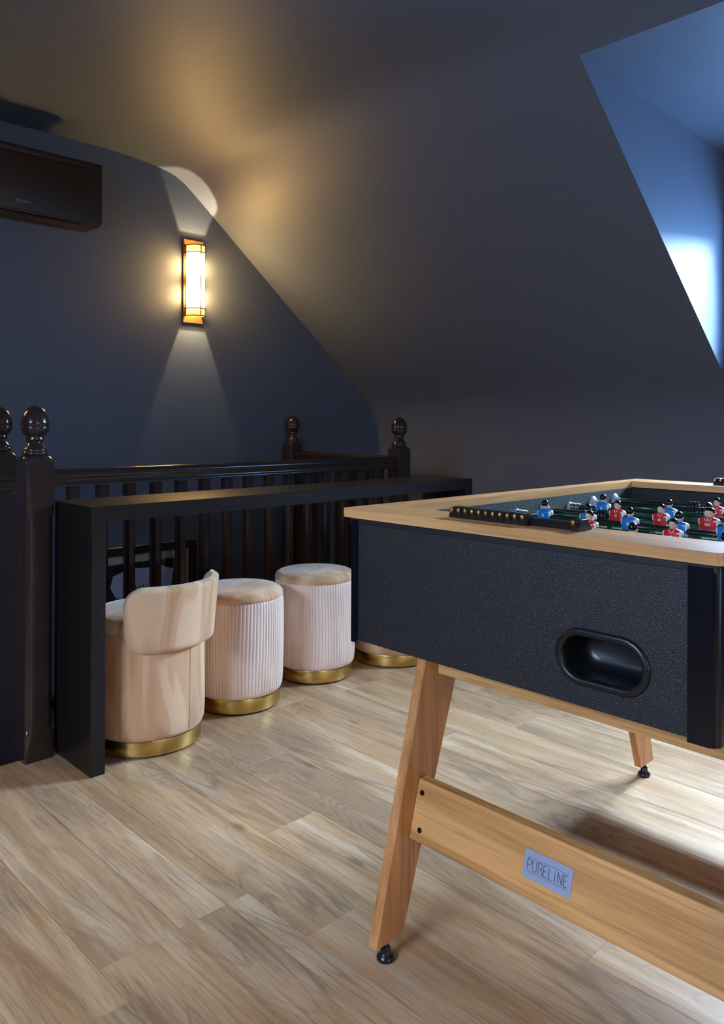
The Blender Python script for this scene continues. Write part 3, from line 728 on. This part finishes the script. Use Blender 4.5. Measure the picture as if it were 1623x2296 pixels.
# extra rings and round stop on the far keeper rod
rod = [o for o in ft.children if o.name.startswith('player_rod')][-1]
yk = y_at(1572, 0, 2.235)
for k in range(3):
    yb = y_at(1552+8*k, 0, 2.235)
    bm = B(); loft(bm, [[(2.235+r_*cos(2*pi*i/20), yb+q, ROD_Z+r_*sin(2*pi*i/20)) for i in range(20)] for r_, q in ((.009, 0), (.0150, .001), (.0158, .004), (.0150, .007), (.009, .008))]); obj('bumper_ring', bm, M['rubber'], rod, smooth=40)
bm = B(); ellipsoid(bm, (2.235, y_at(1589, 0, 2.235), ROD_Z), .017, .013, .017, 18, 12); obj('stop_ball', bm, M['rubber'], rod, smooth=True)

# score counters (abacus beads on a bar)
def counter(xc, ys_, sgn, single):
    """bar along y; group of 11 beads starting at ys_ going -y, one bead apart"""
    yb0, yb1 = ys_+.0, single-.004
    bm = B(); box(bm, xc-.0085, xc+.0085, yb1, yb0-.002, RZ, RZ+.0135, .001, 1); bar = obj('score_counter', bm, M['bar'], ft)
    pf = [(-.0225, 0), (-.0225, .0075), (-.0205, .0082), (-.0165, .0105), (-.0135, .0145), (-.0118, .0185), (-.0105, .0200), (.0105, .0200), (.0118, .0185), (.0135, .0145), (.0165, .0105), (.0205, .0082), (.0225, .0075), (.0225, 0)]
    bm = B(); w = .0160; prism(bm, pf, 1, -w/2, w/2); bmesh.ops.bevel(bm, geom=[e for e in bm.edges if len(e.link_faces) == 2 and e.calc_face_angle(0) > R(70)], offset=.0006, segments=1, affect='EDGES')
    me = bpy.data.meshes.new('score_bead'); bm.to_mesh(me); bm.free(); me.materials.append(M['black'])
    bm = B(); ellipsoid(bm, (0, 0, .0138), .0030, .0040, .0052, 12, 8)  # golden glint on each bead: a reflection modelled as a coloured spot
    dm = bpy.data.meshes.new('bead_glint'); 
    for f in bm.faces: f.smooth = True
    bm.to_mesh(dm); bm.free(); dm.materials.append(M['glint'])
    for k in list(range(11))+['s']:
        yb = ys_-.0163*(k+.5) if k != 's' else single
        o_ = bpy.data.objects.new('score_bead', me); COL.objects.link(o_); o_.parent = bar; o_.location = Vector((xc, yb, RZ))-ORG[ft]
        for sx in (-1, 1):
            d_ = bpy.data.objects.new('bead_glint', dm); COL.objects.link(d_); d_.parent = bar; d_.location = o_.location+Vector((sx*.0150, .0066, 0))
    return bar
counter(1.2005, .9775, 1, .7035)
counter(2.405, .955, -1, .60)

# legs, feet, stretchers, aprons
def leg(x0, x1, y0, y1, dirx, zb=.04):
    """board leg leaning towards the table's middle; dirx = +1 for the near pair"""
    zt = CZ0+.0005; h = zt-zb
    s1, s2 = (.266, .342) if dirx > 0 else (-.342, -.266)
    bm = B(); hexa(bm, [(x0, y0, zb), (x1, y0, zb), (x1, y1, zb), (x0, y1, zb), (x0+s1*h, y0, zt), (x1+s2*h, y0, zt), (x1+s2*h, y1, zt), (x0+s1*h, y1, zt)], .0010)
    lg = obj('leg', bm, M['leg'], ft)
    cx_, cy_ = (x0+x1)/2, (y0+y1)/2
    bm = B(); lathe(bm, [(.0165, 0), (.0188, .002), (.0190, .006), (.0175, .010), (.0125, .014), (.0105, .017), (.0105, .026), (.0080, .030), (.0055, .032), (.0050, zb)], cx_, cy_, 28)
    obj('levelling_foot', bm, M['rubber'], lg, smooth=50)
for (x0, x1, d_, ya, yb) in ((1.130, 1.210, 1, (1.124, 1.148), (.428, .452)), (2.331, 2.4155, -1, (1.152, 1.174), (.420, .444))):
    leg(x0, x1, ya[0], ya[1], d_); leg(x0, x1, yb[0], yb[1], d_)
    m_ = (lambda x: x) if d_ > 0 else (lambda x: 1.130+2.4155-x)
    # stretcher: plank leaning with the legs
    yl, yr = ya[0]-.0004, yb[1]+.0004
    za, zb2 = .237, .353; xa, xb = 1.2275, 1.2593; th = .024
    bm = B(); hexa(bm, [(m_(xa), yr, za), (m_(xb), yr, zb2), (m_(xb+th), yr, zb2), (m_(xa+th), yr, za), (m_(xa), yl, za), (m_(xb), yl, zb2), (m_(xb+th), yl, zb2), (m_(xa+th), yl, za)], .0010)
    st_ = obj('stretcher', bm, M['stretch'], ft)
    dv = Vector((xb-xa, 0, zb2-za)).normalized()
    def onface(y, z, out=0.0):
        k_ = (z-za)/(zb2-za); return Vector((m_(xa+(xb-xa)*k_)-(dv.z*out if d_ > 0 else -dv.z*out), y, z+dv.x*out))
    for (yy, zz) in ((yl-.015, .3290), (yl-.0245, .2595), (yr+.015, .3290), (yr+.006, .2595)):
        bm = B(); tube(bm, onface(yy, zz, -.002), onface(yy, zz, .0012), .0056, 16); obj('bolt', bm, M['gloss'], st_, smooth=40)
    if d_ > 0:
        # name plate
        pc_y, pc_z, pw, ph = .7935, .2945, .101, .0500
        u_ = Vector((0, -1, 0)); v_ = dv; n_ = Vector((-dv.z, 0, dv.x)); c_ = onface(pc_y, pc_z, .0004)
        def pl(a, b, o_=0): return c_+u_*a+v_*b+n_*o_
        rr = .0035; out = []
        for (sx, sy, a0) in ((1, -1, -pi/2), (1, 1, 0), (-1, 1, pi/2), (-1, -1, pi)):
            for k in range(5): a = a0+pi/2*k/4; out.append((sx*(pw/2-rr)+rr*cos(a), sy*(ph/2-rr)+rr*sin(a)))
        bm = B(); loft(bm, [[pl(a, b, 0) for a, b in out], [pl(a, b, .0010) for a, b in out]]); obj('name_plate', bm, M['plate'], st_)
        bm = B()
        def stroke(pts, w=.0009):
            for p, q in zip(pts, pts[1:]):
                P_, Q_ = Vector((p[0], p[1])), Vector((q[0], q[1])); d = (Q_-P_).normalized(); nrm = Vector((-d.y, d.x))*w/2; P_ -= d*w*.3; Q_ += d*w*.3
                cs = [P_+nrm, Q_+nrm, Q_-nrm, P_-nrm]
                hexa(bm, [pl(c.x, c.y, .0010) for c in cs]+[pl(c.x, c.y, .0014) for c in cs])
        hgt = .0190; lw = .0085
        def arc(cx_, cy_, r1, r2, a0, a1, n=8): return [(cx_+r1*cos(a0+(a1-a0)*k/n), cy_+r2*sin(a0+(a1-a0)*k/n)) for k in range(n+1)]
        def letter(ch, x):
            b, t_ = -hgt/2, hgt/2
            if ch == 'P': stroke([(x, b), (x, t_), (x+lw*.5, t_)]+arc(x+lw*.5, t_-hgt*.27, lw*.5, hgt*.27, pi/2, -pi/2)+[(x+.001, t_-hgt*.54)])
            if ch == 'U': stroke([(x, t_), (x, b+lw*.55)]+arc(x+lw*.5, b+lw*.55, lw*.5, lw*.55, pi, 2*pi)+[(x+lw, t_)])
            if ch == 'R':
                stroke([(x, b), (x, t_), (x+lw*.5, t_)]+arc(x+lw*.5, t_-hgt*.25, lw*.5, hgt*.25, pi/2, -pi/2)+[(x+lw*.35, t_-hgt*.5)])
                stroke([(x+lw*.5, t_-hgt*.5)]+arc(x+lw*.45, b+hgt*.3, lw*.5, hgt*.18, pi/2, 0, 5)+[(x+lw*.95, b)])
            if ch == 'E': stroke([(x+lw*.85, t_), (x, t_), (x, b), (x+lw*.85, b)]); stroke([(x, 0), (x+lw*.75, 0)])
            if ch == 'L': stroke([(x, t_), (x, b), (x+lw*.85, b)])
            if ch == 'I': stroke([(x, t_), (x, b)])
            if ch == 'N': stroke([(x, b), (x, t_), (x+lw, b), (x+lw, t_)])
        x = -.0425
        for ch, adv in zip('PURELINE', (.0112, .0122, .0112, .0112, .0125, .0062, .0125, .011)): letter(ch, x); x += adv
        stroke([(-.0425, .0128), (.0425, .0128)], .0004); stroke([(-.0425, -.0128), (.0425, -.0128)], .0004)
        obj('plate_lettering', bm, M['ink'], st_)
    # apron under the cabinet, butted between the legs
    xa, xb = (1.320, 1.344) if d_ > 0 else (m_(1.344), m_(1.320))
    bm = B(); box(bm, xa, xb, yr, yl, .566, CZ0, .001, 1); obj('apron', bm, M['stretch'], ft)
for yy in (1.10, .474):
    bm = B(); box(bm, 1.345, 2.2005, yy, yy+.022, .58, CZ0, .001, 1); obj('apron', bm, M['rimx'], ft)

# ================================================================= WALL SCONCES
def sconce(label, xc, yw, sgn, lamp=19.0):
    """yw: wall plane, sgn -1 lamp faces -y"""
    z0, z1 = 1.700, 2.193; hw = .0685
    t_ = thing('wall_sconce', label, 'wall lamp', (xc, yw, z0), 'half-round glass wall sconces')
    Y = lambda d: sgn*d
    bm = B(); ya, yb = sorted((Y(.0), Y(.012))); box(bm, -hw, hw, ya, yb, 0, z1-z0, .002, 1); obj('backplate', bm, M['copper'], t_, local=True)
    r = .055; za, zb = .042, .452; yc = .030
    bm = B(); n = 24
    def half(rr, z, d=0): return [(rr, Y(.013), z)]+[(rr*cos(pi*i/n), Y(yc+rr*sin(pi*i/n)*1.08), z) for i in range(n+1)]+[(-rr, Y(.013), z)]
    inn = [half(r-.0025, za), half(r-.0025, zb)]; outr = [half(r, za), half(r, zb)]
    V = [[bm.verts.new(p) for p in row] for row in (outr[0], outr[1], inn[1], inn[0])]
    for a, b in ((0, 1), (1, 2), (2, 3), (3, 0)):
        for i in range(n+2): bm.faces.new((V[a][i], V[a][i+1], V[b][i+1], V[b][i]))
    bmesh.ops.recalc_face_normals(bm, faces=bm.faces)
    obj('glass_diffuser', bm, M['glow'], t_, smooth=40, local=True)
    for z in (za-.002, za+.040, zb-.040, zb+.002):
        bm = B(); path(bm, [(rr_[0], rr_[1], rr_[2]) for rr_ in half(r+.0045, z)], .0032, 8); obj('cage_ring', bm, M['bronze'], t_, smooth=True, local=True)
    for a in (R(90),):
        bm = B(); q = ((r+.0045)*cos(a), Y(yc+(r+.0045)*sin(a)*1.08)); tube(bm, (q[0], q[1], za), (q[0], q[1], zb), .0030, 8); obj('cage_bar', bm, M['bronze'], t_, smooth=True, local=True)
    for sx in (-1, 1):
        bm = B(); tube(bm, (sx*(r+.002), Y(.020), za), (sx*(r+.002), Y(.020), zb), .0040, 8); obj('cage_bar', bm, M['bronze'], t_, smooth=True, local=True)
    for k, z in enumerate((.205, .290)):
        bm = B(); ellipsoid(bm, (0, Y(.055), z), .013, .013, .028, 14, 10); obj('bulb', bm, M['glow'], t_, smooth=True, local=True)
        l = bpy.data.lights.new('sconce_bulb', 'POINT'); l.energy = lamp; l.color = (1.0, .74, .42); l.shadow_soft_size = .006
        lo = bpy.data.objects.new('sconce_bulb', l); COL.objects.link(lo); lo.parent = t_; lo.location = (0, Y(.055), z+(.034 if k else -.034))
    return t_
sconce('lit copper and frosted glass sconce on the wall right of the air conditioner', 2.4985, YG, -1)
sconce('lit sconce out of view on the gable wall left of the air conditioner', .15, YG, -1)
sconce('lit sconce out of view on the wall behind the viewer', -.6, YB, 1)

# ================================================================= AIR CONDITIONER
ac = thing('air_conditioner', 'dark brown split air conditioner high on the wall above the newel posts', 'air conditioner', (1.42, YG, 2.123))
ax0, ax1, ay0, az0, az1 = .99, 1.8376, 3.850, 2.123, 2.455
bm = B(); pf = [(YG-.002, az0+.004), (ay0+.030, az0), (ay0+.012, az0+.006), (ay0+.008, az0+.02), (ay0+.008, az1-.03), (ay0+.014, az1-.010), (ay0+.035, az1), (YG-.002, az1)]
prism(bm, pf, 0, ax0, ax1); bmesh.ops.bevel(bm, geom=[e for e in bm.edges if abs(e.verts[0].co.x-e.verts[1].co.x) < 1e-6], offset=.005, segments=2, affect='EDGES')
obj('casing', bm, M['ac'], ac, smooth=35)
bm = B(); box(bm, ax0-.001, ax1+.001, ay0, ay0+.012, az0+.012, az1-.048, .0035, 2); fp = obj('front_panel', bm, M['ac'], ac, smooth=35)
bm = B(); box(bm, ax0-.001, ax1+.001, ay0+.001, ay0+.013, az1-.044, az1-.012, .0035, 2); obj('top_panel', bm, M['ac'], ac, smooth=35)
bm = B(); box(bm, ax0+.09, ax1-.11, ay0+.022, ay0+.110, az0-.006, az0+.001, .002, 1); obj('louvre', bm, M['ac'], ac)
bm = text_bm('DAIKIN', .0155, .0004)
bmesh.ops.rotate(bm, verts=bm.verts, cent=(0, 0, 0), matrix=Matrix.Rotation(R(90), 3, 'X')); bmesh.ops.translate(bm, verts=bm.verts, vec=(1.4205, ay0-.0006, 2.1715))
obj('lettering', bm, M['silver_ink'], fp)
bm = B(); prism(bm, [(1.4045, 2.1830), (1.4105, 2.1830), (1.4115, 2.1770), (1.4135, 2.1830), (1.4190, 2.1830), (1.4110, 2.1690)], 1, ay0-.0010, ay0-.0002); obj('emblem', bm, M['silver_ink'], fp)

# ================================================================= FRAMED JERSEY IN THE STAIRWELL
fx0, fx1, fz0, fz1 = 1.86, 2.518, -.42, .4236
fr = thing('framed_jersey', 'framed white football jersey hung low on the stairwell wall behind the balusters', 'picture', ((fx0+fx1)/2, YG, fz0))
bm = B(); w = .048
for (a, b, c, d) in ((fx0, fx1, fz1-w, fz1), (fx0, fx1, fz0, fz0+w), (fx0, fx0+w, fz0+w, fz1-w), (fx1-w, fx1, fz0+w, fz1-w)): box(bm, a, b, YG-.035, YG-.001, c, d, .003, 1)
obj('frame', bm, M['frame'], fr)
bm = B(); a, b, c, d = fx0+w, fx1-w, fz0+w, fz1-w; m2 = .048
for q in ((a, b, d-m2, d), (a, b, c, c+m2), (a, a+m2, c+m2, d-m2), (b-m2, b, c+m2, d-m2)): box(bm, q[0], q[1], YG-.018, YG-.012, q[2], q[3])
obj('mount', bm, M['mount'], fr)
bm = B(); box(bm, a+m2, b-m2, YG-.008, YG-.002, c+m2, d-m2); obj('backing_board', bm, M['backing'], fr)
bm = B(); sh = [(2.00, .262), (2.107, .298), (2.15, .290), (2.20, .286), (2.25, .292), (2.265, .299), (2.372, .262), (2.352, .140), (2.335, .145), (2.335, -.30), (2.035, -.30), (2.035, .145), (2.018, .140), (1.985, .20)]
prism(bm, sh, 1, YG-.016, YG-.009); js = obj('jersey', bm, M['shirt'], fr)
bm = text_bm('RONALDO', .047, .0004)
bmesh.ops.scale(bm, verts=bm.verts, vec=(1.02, 1, 1)); bmesh.ops.rotate(bm, verts=bm.verts, cent=(0, 0, 0), matrix=Matrix.Rotation(R(90), 3, 'X')); bmesh.ops.translate(bm, verts=bm.verts, vec=(2.056, YG-.0168, .164))
obj('jersey_lettering', bm, M['ink'], js)
bm = B(); box(bm, a, b, YG-.026, YG-.024, c, d); obj('glazing', bm, M['glass'], fr)
